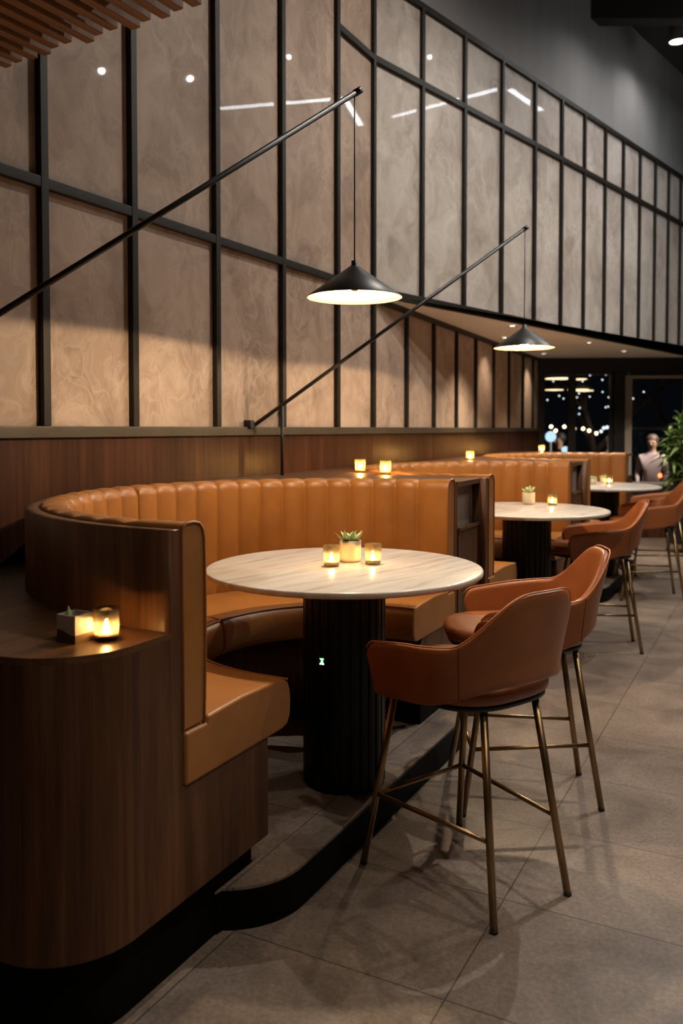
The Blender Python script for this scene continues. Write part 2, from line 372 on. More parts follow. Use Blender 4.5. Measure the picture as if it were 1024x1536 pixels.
wfbox('sill_panel', 1.13, 1.86, .36, .68, -.04, .04); wfbox('post', 1.13, 1.86, 2.08, 2.13)
struct(MB().box(1.135, 4.9, -.075, -.05, 0, .12).build('baseboard_far', M['wood_wall'], None)).location = (2.56, YF, 0)
bpy.data.objects['baseboard_far'].rotation_euler.z = R_(-4)
# ------------------------------------------------------------------ stepped platforms under the tables
def arc(r, a0, a1, n, cx=0, cy=0): return [(cx + r * cos(R_(a0 + (a1 - a0) * i / n)), cy + r * sin(R_(a0 + (a1 - a0) * i / n))) for i in range(n + 1)]
def platform(y):
    o = struct(empty('floor_platform', (*row(0, y), 0), -TH))
    poly = arc(.648, -90, -270, 40)
    poly += [(.036, .648), (.036, .97)] + arc(.14, 90, 0, 10, .036, .83) + arc(.24, 0, -90, 14, .036 - .10, -.60)
    poly = [p for p in poly if not (p[1] < -.66 and p[0] < .036)] + [(.036, -.84), (.036, -.648)]
    MB().prism(poly, 0, .112).build('kickboard', M['black_matte'], o)
    MB().prism([(p[0] - (.004 if p[0] > .03 else 0), p[1]) for p in poly], .112, .12).build('tile_top', M['floor_step'], o)
for k in range(3): platform(k * PITCH)

# ------------------------------------------------------------------ booths
XN, XF = .083, .045
RI, RO, RP = .950, 1.040, 1.084
def frames(a0, a1, n, xn=0., xf=0.):
    """path frames (centre, outward) from the near aisle end round the back to the far one"""
    fr = []
    if xn:
        for i in range(3): fr.append((Vector((xn * (1 - i / 3), 0)), Vector((0, -1))))
    for i in range(n + 1):
        p = R_(a0 + (a1 - a0) * i / n); fr.append((Vector((0, 0)), Vector((-cos(p), sin(p)))))
    if xf:
        for i in range(1, 4): fr.append((Vector((xf * i / 3, 0)), Vector((0, 1))))
    return fr
def sweep(mb, fr, prof, mod=None, smooth=True):
    n = len(prof); vs = []
    for i, (c, o) in enumerate(fr):
        for j, (r, z) in enumerate(prof):
            dr, dz = mod(i, j) if mod else (0, 0)
            q = c + o * (r + dr); vs.append((q.x, q.y, z + dz))
    fs = [(i * n + j, i * n + (j + 1) % n, (i + 1) * n + (j + 1) % n, (i + 1) * n + j) for i in range(len(fr) - 1) for j in range(n)]
    m = len(fr) - 1
    mb.add(vs, fs, smooth); o = len(mb.v) - len(vs)
    mb.f += [tuple(o + j for j in range(n)), tuple(o + m * n + j for j in range(n - 1, -1, -1))]; mb.sm += [False, False]; mb.mi += [0, 0]
    return mb
def make_booth():
    o = empty('curved_booth')
    prof = [(RI + .004, .640), (RI, .70), (RI - .003, .82), (RI - .004, .95), (RI - .003, 1.05), (RI - .001, 1.118), (RI + .006, 1.145), (RI + .020, 1.159),
            (RI + .045, 1.164), (RI + .070, 1.163), (RO - .006, 1.158), (RO, 1.145), (RO, .640)]
    wt = [1, 1, 1, 1, 1, 1, 1, .9, .6, .25, 0, 0, 0]
    SPC, NCH = 10, 15
    for half in (0, 1):
        nn = SPC * 14
        fr = frames(-90, 0, nn, XN, 0) if half == 0 else frames(0, 90, nn, 0, XF)
        tot = len(fr) - 1
        def mod(i, j, half=half, fr=fr):
            k = (i - 3) if half == 0 else i
            if k < 0 or k > SPC * 14: k = 0 if k < 0 else SPC * 14
            if (half == 0 and i <= 3) or (half == 1 and i >= SPC * 14):
                s = 1. if (i == 0 or i == len(fr) - 1) else 1.
            else:
                ph = k / SPC
                s = abs(sin(pi * ph)) ** .55
                if half == 0 and k < SPC / 2: s = 1.
                if half == 1 and k > SPC * 13.5: s = 1.
            w = wt[j]
            return (w * .014 * (1 - s), -.009 * (1 - s) * (1 if 6 <= j <= 9 else 0))
        b = sweep(MB(), fr, prof, mod).build('backrest', M['leather'], o, bevel=.009, seg=3, angle=55)
        # piping round the free end
        e = fr[0] if half == 0 else fr[-1]
        pts = [(*(e[0] + e[1] * r), z) for r, z in prof]
        MB().tube(pts, .0042, 8).build('piping', M['leather_pipe'], b)
    sp = [(.575, .500), (.545, .508), (.530, .535), (.527, .575), (.531, .612), (.543, .636), (.566, .650), (.62, .656), (.78, .662), (.946, .655), (.950, .637), (RO - .002, .637), (RO - .002, .500)]
    for half in (0, 1):
        fr = frames(-90, -.35, 44, XN + .008, 0) if half == 0 else frames(.35, 90, 44, 0, XF + .008)
        b = sweep(MB(), fr, sp).build('seat', M['leather'], o, bevel=.016, seg=3, angle=55)
        MB().tube([(*(c + q * .549), .645) for c, q in fr], .0036, 8).build('piping', M['leather_pipe'], b)
        e = fr[0] if half == 0 else fr[-1]
    fr = frames(-90, 90, 72, XN, XF)
    sweep(MB(), fr, [(.648, .21), (.648, .4995), (RP, .4995), (RP, .21)]).build('bench_base', M['wood'], o)
    sweep(MB(), fr, [(RO + .002, .499), (RO + .002, 1.15), (RP, 1.15), (RP, .499)]).build('back_panel', M['wood'], o)
    sweep(MB(), frames(-90, 90, 72, .032, .032), [(.66, 0), (.66, .21), (RP, .21), (RP, 0)]).build('toe_kick', M['black_matte'], o)
    return o
booth_labels = ['big tan leather booth curving round the closest marble table, walnut end beside the ledge candle',
                'tan leather channel-backed booth behind the first, around the middle marble table',
                'last tan leather booth of the row, by the night window']
booth = make_booth()
for k in range(3):
    b = booth if k == 0 else copy_tree(booth)
    b.location = (*row(0, k * PITCH), 0); b.rotation_euler = (0, 0, -TH)
    tag(b, booth_labels[k], 'booth', 'curved banquette booths along the wall')

# ------------------------------------------------------------------ cabinets that fill the corners between booths
RD = RP + .0006
def pp(r, a): return (-r * cos(R_(a)), r * sin(R_(a)))
# end cabinet with the rounded corner and the low ledge
e = empty('end_cabinet', (*row(0, 0), 0), -TH)
tag(e, 'dark walnut end cabinet with rounded corner and low ledge holding a lit candle', 'cabinet')
def endpoly(d, ye, r, x0=-1.105):
    q = [(d, -RD)] + arc(r, 0, -90, 18, d - r, ye + r) + [(x0, ye), (x0, -.30)]
    a1 = 16.
    return q + [pp(RD, -a1 - (90 - a1) * i / 40) for i in range(41)]
MB().prism(endpoly(XN, -1.425, .21), .21, .884).build('cabinet_body', M['wood'], e)
MB().prism(endpoly(XN, -1.425, .21), .884, .90).build('ledge_top', M['wood_flat'], e)
MB().prism(endpoly(.032, -1.375, .18), 0, .21).build('toe_kick', M['black_matte'], e)
# cabinets between two booths: niche to the aisle, deck at the back
def between(y, xw, label, last=False):
    o = empty('corner_cabinet', (*row(0, y), 0), -TH); tag(o, label, 'cabinet', 'walnut cabinets between the booths')
    def poly(xf, rd=RD, y1=0.):
        am = 90. if xf >= 0 else math.degrees(math.acos(-xf / rd)) 
        a0 = 20.
        A = [pp(rd, am - (am - a0) * i / 36) for i in range(37)]
        q = ([(xf, rd)] if xf > 0 else []) + A + [(xw, A[-1][1])]
        if last: q += [(xw, 1.40), (xf, 1.40)]
        else:
            B = [(p[0], PITCH - p[1]) for p in A][::-1]
            q += [(xw, B[0][1])] + B + ([(xf, PITCH - rd)] if xf > 0 else [])
        return q
    MB().prism(poly(.05), .21, .925).build('cabinet_body', M['wood'], o)
    MB().prism(poly(.012), .925, 1.125).build('niche_back', M['taupe'], o)
    MB().prism(poly(.05), 1.125, 1.15).build('deck', M['wood_flat'], o, bevel=.002, angle=60)
    y1 = 1.40 if last else PITCH - RD
    MB().box(.05, .058, RD, y1, .915, .93).build('edge_strip', M['brass'], o)
    MB().prism(poly(.02), 0, .21).build('toe_kick', M['black_matte'], o)
    return o
between(0, -1.08, 'walnut cabinet with open niche between the first booth and the middle booth')
between(PITCH, -1.095, 'walnut cabinet between the middle booth and the last booth')
between(2 * PITCH, -1.225, 'walnut cabinet closing the far end of the booth row', True)

# ------------------------------------------------------------------ tables
def make_table():
    o = empty('round_table')
    t = .024
    MB().lathe([(1e-4, .9 - t), (.475, .9 - t), (.493, .9 - t + .003), (.499, .9 - t + .008), (.4995, .9 - .006), (.497, .9 - .0015), (.492, .9), (1e-4, .9)], 128).build('tabletop', M['marble'], o)
    nf = 26
    def rad(k):
        ph = (k % 12) / 12.
        return .955 if ph < .09 or ph > .91 else 1. - .012 * (2 * (ph - .5)) ** 2
    p = MB().lathe([(.145, .121), (.150, .126), (.150, .868), (.147, .8755)], nf * 12, rad=rad, smooth=False).build('fluted_pedestal', M['black_flute'], o)
    return o
tab = make_table()
tl = ['closest round white marble table, black fluted pedestal, two candles and one succulent on top',
      'middle round white marble table, black fluted pedestal, one pot and one candle',
      'far round white marble table by the window, two small pots and a candle']
for k in range(3):
    t = tab if k == 0 else copy_tree(tab)
    t.location = (*row(0, k * PITCH), 0); tag(t, tl[k], 'table', 'round marble tables')
# small lit mark on the near pedestal
ind = empty('indicator_light', (-.079, -.1312, .588), 0, tab)
ind['label'] = 'tiny glowing green hourglass mark on the black pedestal'
def plate(pts, mat, name):
    MB().add([(x, 0, z) for x, z in pts] + [(x, .004, z) for x, z in pts],
             [tuple(range(len(pts))), tuple(range(2 * len(pts) - 1, len(pts) - 1, -1))] + [(i, (i + 1) % len(pts), len(pts) + (i + 1) % len(pts), len(pts) + i) for i in range(len(pts))]).build(name, mat, ind)
plate([(-.0075, .010), (.0075, .010), (.003, .002), (.0055, -.006), (-.0055, -.006), (-.002, .002)], M['green_led'], 'hourglass_mark')
plate([(-.0078, -.011), (.0078, -.011), (.0078, -.0075), (-.0078, -.0075)], M['white_led'], 'underline_mark')
ind.rotation_euler.z = R_(-20)

# ------------------------------------------------------------------ bar stools
def make_stool():
    o = empty('bar_stool')
    NU, NV = 48, 10
    def plan(u):             # u in -1..1 : front of left arm -> back -> front of right arm ; returns x, y, backness
        a = abs(u); s = 1 if u > 0 else -1
        if a > .60:
            t = (a - .60) / .40; x = .243 - .004 * t; y = -.005 + .206 * t; return s * x, y, 0.
        t = a / .60 * pi / 2
        return s * .243 * sin(t) ** .82, -.005 - .245 * cos(t) ** .82, cos(t)
    def top(u):
        a = abs(u)
        t = min(1., max(0., (a - .06) / .36)); t = t * t * (3 - 2 * t)
        lo = .739 + .046 * min(1., (1 - a) / .58); return .945 + (lo - .945) * t
    def bot(u):
        a = abs(u); t = min(1., max(0., (a - .12) / .5)); t = t * t * (3 - 2 * t)
        return .668 - .073 * t - .022 * max(0., a - .55) / .45
    vs = []
    def pt(u, v):
        x, y, bk = plan(u); zt, zb = top(u), bot(u)
        a = abs(u)
        # round the front corners of the arms
        rc = .05; d = (1 - a) * .56
        if d < rc and a > .6:
            k = rc - sqrt(max(0, rc * rc - (rc - d) ** 2)); zt -= k; zb += k * .2
        z = zb + (zt - zb) * v
        f = (z - .74) / .3
        fl = 1 + .13 * f
        return (x * fl, y * fl - (.035 * max(0, f) * bk) + (.012 * (a > .6) * (v - .5) * (a - .6) / .4), z)
    us = []
    for i in range(NU + 1):
        t = -1 + 2 * i / NU; us.append((1 if t > 0 else -1) * (1 - (1 - abs(t)) ** 1.12))
    for u in us:
        for j in range(NV + 1): vs.append(pt(u, j / NV))
    n = NV + 1
    fs = [(i * n + j, (i + 1) * n + j, (i + 1) * n + j + 1, i * n + j + 1) for i in range(NU) for j in range(NV)]
    sh = MB().add(vs, fs, True).build('shell', M['stool_leather'], o, solid=.032, sub=1)
    # outer offset helper for piping / seams
    def outer(u, v, d=.0165):
        e = .01; a = Vector(pt(min(1, u + e), v)); b = Vector(pt(max(-1, u - e), v)); t = (a - b).normalized(); nrm = Vector((t.y, -t.x, 0)).normalized()
        p = Vector(pt(u, v)); c = Vector((p.x, p.y - .02, 0))
        if nrm.dot(Vector((p.x, p.y, 0))) < 0: nrm = -nrm
        return p + nrm * d
    pts = [outer(-.985 + 1.97 * i / 70, 1., .0118) + Vector((0, 0, .0015)) for i in range(71)]
    MB().tube(pts, .0028, 8).build('piping', M['stool_pipe_highlight'], sh)
    for u in (-.36, .36):
        MB().tube([outer(u, .02 + .96 * k / 12, .0158) for k in range(13)], .0016, 6).build('seam', M['stitch'], sh)
    # seat pad (rounded plan)
    def plan_ring(sx, y0, y1, n=56):
        r = []
        for k in range(n):
            a = 2 * pi * k / n; ca, sa = cos(a), sin(a)
            x = sx * (abs(ca) ** .72) * (1 if ca > 0 else -1)
            y = (y1 if sa > 0 else -y0) * (abs(sa) ** .72) * (1 if sa > 0 else -1)
            r.append((x, y))
        return r
    def stack(levels, n=56):
        vs = []; 
        for (sc, z) in levels:
            vs += [(x * sc, y * sc, z) for x, y in plan_ring(.224, -.215, .305, n)]
        m = len(levels)
        fs = [(i * n + k, i * n + (k + 1) % n, (i + 1) * n + (k + 1) % n, (i + 1) * n + k) for i in range(m - 1) for k in range(n)]
        fs += [tuple(range(n - 1, -1, -1)), tuple(range((m - 1) * n, m * n))]
        return MB().add(vs, fs, True)
    stack([(.95, .610), (.985, .615), (1., .628), (1., .640), (.98, .652), (.93, .659), (.8, .662), (.4, .660)]).build('seat', M['stool_leather'], o)
    stack([(.93, .592), (.955, .595), (.958, .609)]).build('seat_base', M['black'], o)
    top_ = {('f', -1): (-.155, .165), ('f', 1): (.155, .165), ('b', -1): (-.11, -.165), ('b', 1): (.11, -.165)}
    foot = {('f', -1): (-.215, .257), ('f', 1): (.215, .257), ('b', -1): (-.160, -.257), ('b', 1): (.160, -.257)}
    def at(k, z):
        t = (.594 - z) / .594; a, b = top_[k], foot[k]; return (a[0] + (b[0] - a[0]) * t, a[1] + (b[1] - a[1]) * t, z)
    for k in top_:
        l = MB().tube([at(k, .594), at(k, .008)], .0115, 14).build('leg', M['brass'], o)
        MB().tube([at(k, .010), at(k, .0)], .0118, 14).build('foot_cap', M['rubber'], l)
    for a, b in ((('f', -1), ('f', 1)), (('f', -1), ('b', -1)), (('f', 1), ('b', 1))):
        MB().tube([at(a, .235), at(b, .235)], .0075, 12).build('footrest_bar', M['brass'], o)
    return o
stool = make_stool()
sp = [((.397, 2.597), (-.60, .80), 'closest cognac leather bar stool on brass legs, its back turned to the viewer'),
      ((.700, 3.215), (-1., .02), 'cognac bar stool facing the nearest marble table, just behind the closest stool'),
      ((1.64, 5.40), (-.98, .17), 'cognac leather bar stool pulled up to the middle marble table'),
      ((2.55, 7.00), (-.99, .12), 'cognac leather bar stool at the far marble table, the one standing closer'),
      ((2.95, 7.88), (-.98, .15), 'cognac leather bar stool beside the potted plant, farthest of the five')]
for i, (p, f, lb) in enumerate(sp):
    o = stool if i == 0 else copy_tree(stool)
    o.location = (p[0], p[1], 0); o.rotation_euler = (0, 0, atan2(-f[0], f[1])); tag(o, lb, 'bar stool', 'cognac leather bar stools')

# ------------------------------------------------------------------ pendant lamps on long booms
def lamp(mount, end, shade, label, post=None):
    o = empty('boom_pendant_lamp', mount); tag(o, label, 'lamp', 'black boom pendant lamps')
    m = Vector(mount); P = lambda p: tuple(Vector(p) - m)
    d = (Vector(end) - m).normalized()
    MB().tube([P(m), P(end)], .0105, 12).build('boom_arm', M['shade_out'], o)
    h = MB(); h.tube([P(Vector(end) - d * .01), P(Vector(end) + d * .02)], .0135, 12)
    h.build('arm_cap', M['shade_out'], o)
    b = MB().box(-.02, .02, -.045, .004, .015, .06).build('wall_bracket', M['black'], o, bevel=.003)
    b.rotation_euler.z = pi / 2 - R_(28); b.location = (0.0, .0, 0)
    x, y, z = P(shade)
    MB().tube([P((shade[0], shade[1], end[2] - .004)), (x, y, z + .135)], .0028, 8).build('cord', M['black'], o)
    prof = [(.006, .140), (.0125, .138), (.0125, .122), (.020, .1165), (.10, .0585), (.1795, .0035), (.1805, 0), (.1785, .0002)]
    s = MB().lathe([(r, z + q) for r, q in prof], 72, x, y, cap=False).build('shade', M['shade_out'], o)
    MB().lathe([(.1785, z + .0005), (.099, z + .0555), (.018, z + .112), (1e-4, z + .113)], 72, x, y, cap=False).build('shade_lining', M['shade_in'], s)
    bl = MB().lathe([(.021, z + .0115), (.0225, z + .0135), (.0225, z + .0165), (.021, z + .0185)], 32, x, y, cap=False)
    bl.lathe([(1e-4, z + .0105), (.021, z + .0115)], 32, x, y, cap=False, mi=1); bl.lathe([(1e-4, z + .026), (.021, z + .0185)], 32, x, y, cap=False, mi=2)
    bl.build('bulb', [M['bulb'], M['bulb_face'], M['shade_in']], s)
    MB().tube([(x, y, z + .026), (x, y, z + .112)], .012, 12).build('lamp_holder', M['shade_in'], s)
    if post:
        MB().tube([P(post[0]), P(post[1])], .0095, 12).build('support_post', M['shade_out'], o)
    return o
lamp((-1.556, 2.489, 1.40), (.057, 3.2, 2.657), (.049, 3.2, 1.893), 'black cone pendant lamp hung low over the closest marble table from a long boom')
mt, en = Vector((-.507, 4.466, 1.385)), Vector((1.087, 5.05, 2.585))
pq = mt + (en - mt) * .118
lamp(tuple(mt), tuple(en), (1.088, 5.05, 1.88), 'black cone pendant lamp hung from the boom bracketed above the wainscot, over the middle table',
     (tuple(pq), (pq.x, pq.y, 1.15)))

# ------------------------------------------------------------------ candles and pots
def make_votive():
    o = empty('votive_candle')
    H = .076
    g = [(1e-4, .0), (.026, .0), (.0278, .003), (.0300, .03), (.0315, H), (.0295, H), (.0282, .032), (.0262, .010), (1e-4, .008)]
    MB().lathe(g, 36).build('glass_cup', M['votive'], o)
    w = MB().lathe([(1e-4, .0085), (.0235, .0105), (.0240, .017), (.022, .0185), (1e-4, .0175)], 28).build('wax', M['wax'], o)
    MB().tube([(0, 0, .017), (.001, 0, .024)], .0009, 6).build('wick', M['soil'], w)
    fl_ = [(1e-4, .0205), (.0042, .024), (.0062, .029), (.0055, .034), (.0032, .041), (.0012, .047), (1e-4, .050)]
    MB().lathe(fl_, 14).build('flame', M['flame'], w)
    return o
vot = make_votive()
G2 = 'votive candles on the table tops and ledges'
vs_ = [((-.036, 3.059, .9), 'lit glass votive candle on the nearest marble table, in front of the pot'),
       ((.116, 3.100, .9), 'lit glass votive candle on the nearest marble table, on the stool side of the pot'),
       ((-.557, 1.985, .9), 'lit glass votive candle on the walnut ledge beside the two-tone pot'),
       ((1.377, 5.50, .9), 'lit glass votive candle on the middle marble table'),
       ((2.42, 7.62, .9), 'lit glass votive candle on the far marble table'),
       ((.106, 4.80, 1.15), 'lit glass votive candle on the cabinet deck close to the wall, behind the first booth'),
       ((.24, 4.60, 1.15), 'lit glass votive candle on the cabinet deck, beside the middle booth rim'),
       ((1.02, 6.70, 1.15), 'lit glass votive candle on the deck between the middle and last booths'),
       ((2.14, 9.03, 1.15), 'lit glass votive candle on the last cabinet deck near the window corner')]
for i, (p, lb) in enumerate(vs_):
    o = vot if i == 0 else copy_tree(vot)
    o.location = p; o.rotation_euler.z = i * 1.3; tag(o, lb, 'candle', G2)
for p in ((.106, 4.80), (.24, 4.60), (1.02, 6.70), (2.14, 9.03)):
    pl_ = bpy.data.lights.new('candle_light', 'POINT'); pl_.energy = 1.8; pl_.color = (1., .62, .26); pl_.shadow_soft_size = .008
    po = bpy.data.objects.new('candle_light', pl_); COL.objects.link(po); po.location = (p[0], p[1], 1.15 + .060)
def leaf_mb(Lh, Wd, up, az, base, curl=.25):
    n = 6; vs = []; fs = []
    for i in range(n + 1):
        t = i / n; w = Wd * sin(pi * min(1, .12 + .88 * t) ** .8) * (1 if t < 1 else .05)
        r = Lh * t * cos(up); z = Lh * t * sin(up) + curl * Lh * t * t
        for k, (dx, dz) in enumerate(((-1, .25), (0, 0), (1, .25), (0, -.35))):
            vs.append((r, dx * w, z + dz * w * .9 + (.0)))
    for i in range(n):
        for k in range(4): fs.append((i * 4 + k, i * 4 + (k + 1) % 4, (i + 1) * 4 + (k + 1) % 4, (i + 1) * 4 + k))
    fs += [(0, 1, 2, 3), tuple(n * 4 + k for k in (3, 2, 1, 0))]
    ca, sa = cos(az), sin(az)
    vs = [(base[0] + x * ca - y * sa, base[1] + x * sa + y * ca, base[2] + z) for x, y, z in vs]
    return MB().add(vs, fs, True)
def make_succ(kind):
    o = empty('potted_succulent')
    if kind == 'round':
        MB().lathe([(1e-4, 0), (.030, 0), (.0395, .010), (.041, .020), (.041, .079), (.039, .081), (.0365, .079), (.0365, .070), (1e-4, .070)], 40).build('pot', M['pot'], o)
        top, lv, zz = .068, 11, .046
    elif kind == 'square':
        w, h = .029, .066
        b = MB(); b.add([(-w, -w, 0), (w, -w, 0), (w, w, 0), (-w, w, 0), (-w, -w, h), (w, -w, h), (w, w, h), (-w, w, h),
                         (-w + .004, -w + .004, h), (w - .004, -w + .004, h), (w - .004, w - .004, h), (-w + .004, w - .004, h),
                         (-w + .004, -w + .004, h - .016), (w - .004, -w + .004, h - .016), (w - .004, w - .004, h - .016), (-w + .004, w - .004, h - .016)],
                        [(3, 2, 1, 0), (0, 1, 5, 4), (1, 2, 6, 5), (2, 3, 7, 6), (3, 0, 4, 7), (4, 5, 9, 8), (5, 6, 10, 9), (6, 7, 11, 10), (7, 4, 8, 11),
                         (8, 9, 13, 12), (9, 10, 14, 13), (10, 11, 15, 14), (11, 8, 12, 15)])
        b.build('pot', M['pot_dip'], o)
        MB().box(-.0245, .0245, -.0245, .0245, .040, .0505).build('soil', M['soil'], o)
        leaf_mb(.030, .0065, 1.2, 2.5, (-.012, -.006, .050), .1).build('leaf', M['succ'], o)
        leaf_mb(.020, .006, .9, .6, (.008, .008, .050), .1).build('leaf', M['succ'], o)
        leaf_mb(.018, .006, .9, 4.4, (.0, .010, .050), .1).build('leaf', M['succ'], o)
        return o
    else:
        MB().lathe([(1e-4, 0), (.026, 0), (.031, .006), (.032, .05), (.030, .051), (.028, .049), (.028, .042), (1e-4, .042)], 32).build('pot', M['pot'], o)
        top, lv, zz = .041, 10, .034
    rr = .0362 if kind == 'round' else .0278
    MB().lathe([(1e-4, top), (rr, top), (rr, top + .004), (1e-4, top + .006)], 28).build('soil', M['soil'], o)
    rnd = random.Random(5 if kind == 'round' else 9)
    for k in range(lv):
        az = k * 2.4 + .5; up = .25 + .09 * k
        leaf_mb(zz * (1.15 - .02 * k) * rnd.uniform(.85, 1.2), zz * .36, up, az, (.006 * cos(az), .006 * sin(az), top + .004), rnd.uniform(.1, .4)).build('leaf', M['succ'], o)
    return o
def put(o, p, rz, lb): o.location = p; o.rotation_euler.z = rz; tag(o, lb, 'plant', 'small potted succulents'); return o
s1 = put(make_succ('round'), (.033, 3.165, .9), .4, 'succulent in a cream pot between two candles on the nearest marble table')
put(make_succ('square'), (-.628, 1.975, .9), R_(-27), 'tiny succulent in a square two-tone pot on the walnut ledge')
put(copy_tree(s1), (1.235, 5.56, .9), 1.7, 'succulent in a cream pot on the middle marble table')
s3 = put(make_succ('small'), (2.255, 7.55, .9), 0., 'small succulent pot on the far marble table, standing away from the candle')
put(copy_tree(s3), (2.40, 7.72, .9), 2., 'small succulent pot right behind the candle on the far marble table')

# ------------------------------------------------------------------ slatted timber canopy, top of the picture
can = empty('slatted_canopy', (-1.143, 2.869, 2.6), 0); tag(can, 'brown timber slatted canopy hanging from above at the wall', 'ceiling baffle')
ed = Vector((-.359 + 1.143, 2.407 - 2.869)); eL = ed.length; ed.normalize()
can.rotation_euler.z = atan2(ed.y, ed.x) ; rnd = random.Random(3)
for k in range(26):
    x = -.02 + k * .062; j = rnd.uniform(-.02, .02)
    MB().box(-2.6, 0, -.017, .017, 0, .075).build('slat', M['slat'], can, bevel=.003)
    s = can.children[-1]; s.location = (x, j, 0); s.rotation_euler.z = pi / 2
    s.location = (x, 0 + j, 0); s.rotation_euler.z = -pi / 2 + pi
MB().box(-.06, 26 * .062, -2.6, -.03, .085, .115).build('backing_board', M['slat'], can)

# ------------------------------------------------------------------ potted plant by the window
pl = empty('potted_plant', (3.86, 9.55, 0)); tag(pl, 'tall leafy green plant in a dark pot by the window', 'plant')
MB().lathe([(1e-4, .10), (.15, .10), (.165, .12), (.20, .46), (.205, .47), (.19, .47), (.185, .43), (1e-4, .43)], 40).build('planter', M['black'], pl)
for a in (45, 135, 225, 315):
    MB().tube([(.13 * cos(R_(a)), .13 * sin(R_(a)), .11), (.17 * cos(R_(a)), .17 * sin(R_(a)), 0)], .013, 10).build('planter_leg', M['black'], pl)
rnd = random.Random(11); st = MB(); lf = MB()
for k in range(10):
    a = rnd.uniform(0, 2 * pi); h = rnd.uniform(.70, 1.42) if k else 1.52; rr = rnd.uniform(.06, .26) if k else .02
    tip = Vector((rr * cos(a), rr * sin(a), h))
    st.tube([(.05 * cos(a), .05 * sin(a), .43), (tip.x * .5, tip.y * .5, .43 + (h - .43) * .5), tuple(tip)], .012, 8, r2=.006)
    for q in range(22):
        az = q * 2.4 + k; up = 1.25 - q * .065 + rnd.uniform(-.1, .1)
        base = (tip.x, tip.y, tip.z - .012 * q)
        Lh = rnd.uniform(.20, .30); mb = leaf_mb(Lh, Lh * .105, up, az, base, -.55)
        lf.add(mb.v, mb.f, True)
st.build('stem', M['bark'], pl); lf.build('foliage', M['leaf'], pl)

# ------------------------------------------------------------------ terrace outside, at night
gr = struct(MB().box(-2, 14, 11.35, 34, -.42, -.35).build('ground', M['ground']))
def person(loc, rz, h, top, leg, skin, hair, label, armup=0.):
    o = empty('person', loc, rz); tag(o, label, 'person', 'people on the terrace')
    s = h / 1.75
    V = []; E_ = []; Rr = []
    def v(p, r, par=None):
        V.append(tuple(c * s for c in p)); Rr.append(r * s)
        if par is not None: E_.append((par, len(V) - 1))
        return len(V) - 1
    pel = v((0, 0, .95), .135); ab = v((0, 0, 1.12), .125, pel); ch = v((0, .0, 1.32), .145, ab); nk = v((0, 0, 1.47), .06, ch); v((0, .01, 1.54), .055, nk); hb = len(V) - 1
    hd = v((0, .02, 1.62), .088, hb); v((0, .01, 1.70), .078, hd)
    for sg in (-1, 1):
        hp = v((.09 * sg, 0, .88), .095, pel); kn = v((.10 * sg, .02, .48), .06, hp); an = v((.10 * sg, 0, .09), .04, kn); ft = v((.11 * sg, .13, .03), .03, an)
        shd = v((.17 * sg, 0, 1.40), .06, ch); el = v((.22 * sg, .0 + .04 * armup, 1.13), .042, shd)
        wr = v((.19 * sg, .16 + .08 * armup, .97 + .22 * armup), .027, el); pm = v((.185 * sg, .22 + .08 * armup, .95 + .22 * armup), .026, wr)
        for q in range(4):
            f1 = v((.185 * sg + (q - 1.5) * .017, .27 + .08 * armup, .94 + .22 * armup), .008, pm); v((.185 * sg + (q - 1.5) * .017, .30 + .08 * armup - .004 * abs(q - 1.5), .925 + .22 * armup), .0065, f1)
        th = v((.185 * sg - sg * .035, .23 + .08 * armup, .955 + .22 * armup), .009, pm); v((.185 * sg - sg * .045, .26 + .08 * armup, .95 + .22 * armup), .007, th)
    me = bpy.data.meshes.new('body'); me.from_pydata(V, E_, []); b = bpy.data.objects.new('body', me); COL.objects.link(b); b.parent = o
    md = b.modifiers.new('skin', 'SKIN'); md.use_smooth_shade = True
    for i, sv in enumerate(me.skin_vertices[0].data): sv.radius = (Rr[i], Rr[i]); sv.use_root = (i == 0)
    sb = b.modifiers.new('sub', 'SUBSURF'); sb.levels = 1; sb.render_levels = 2
    m, nt, out = newmat('clothes_' + label[:12])
    tc = N(nt, 'ShaderNodeTexCoord'); sx = N(nt, 'ShaderNodeSeparateXYZ'); L(nt, tc.outputs['Object'], sx.inputs[0])
    r = nt.nodes.new('ShaderNodeValToRGB'); r.color_ramp.interpolation = 'CONSTANT'
    mp = N(nt, 'ShaderNodeMath', operation='DIVIDE'); mp.inputs[1].default_value = 2. * s; L(nt, sx.outputs[2], mp.inputs[0]); L(nt, mp.outputs[0], r.inputs[0])
    e = r.color_ramp.elements; e[0].position = 0; e[0].color = c4(leg); e[1].position = .5; e[1].color = c4(top); n_ = e.new(.735); n_.color = c4(skin)
    bs = N(nt, 'ShaderNodeBsdfPrincipled', Roughness=.7); L(nt, r.outputs[0], bs.inputs['Base Color']); L(nt, bs.outputs[0], out.inputs[0])
    me.materials.append(m)
    hm = plain('hair', hair, .6)
    MB().ball((0, -.012 * s, 1.665 * s), .098 * s, 16, 10, 1.02).build('hair', hm, o)
    f = MB(); f.ball((-.03 * s, .108 * s, 1.63 * s), .011 * s, 8, 6); f.ball((.03 * s, .108 * s, 1.63 * s), .011 * s, 8, 6)
    f.build('eyes', plain('eyes', (.02, .015, .01), .3), o)
    n2 = MB(); n2.ball((0, .115 * s, 1.60 * s), .014 * s, 8, 6, 1.5); n2.build('nose', plain('skin', skin, .6), o)
    return o
sk = (.35, .2, .13)
person((3.15, 13.6, -.35), R_(170), 1.62, (.02, .022, .03), (.015, .015, .02), sk, (.02, .012, .008), 'person in dark clothes outside behind the left window panes')
person((3.62, 14.0, -.35), R_(120), 1.68, (.05, .02, .018), (.02, .02, .025), sk, (.015, .01, .008), 'person in a dark red top outside, facing sideways in the window')
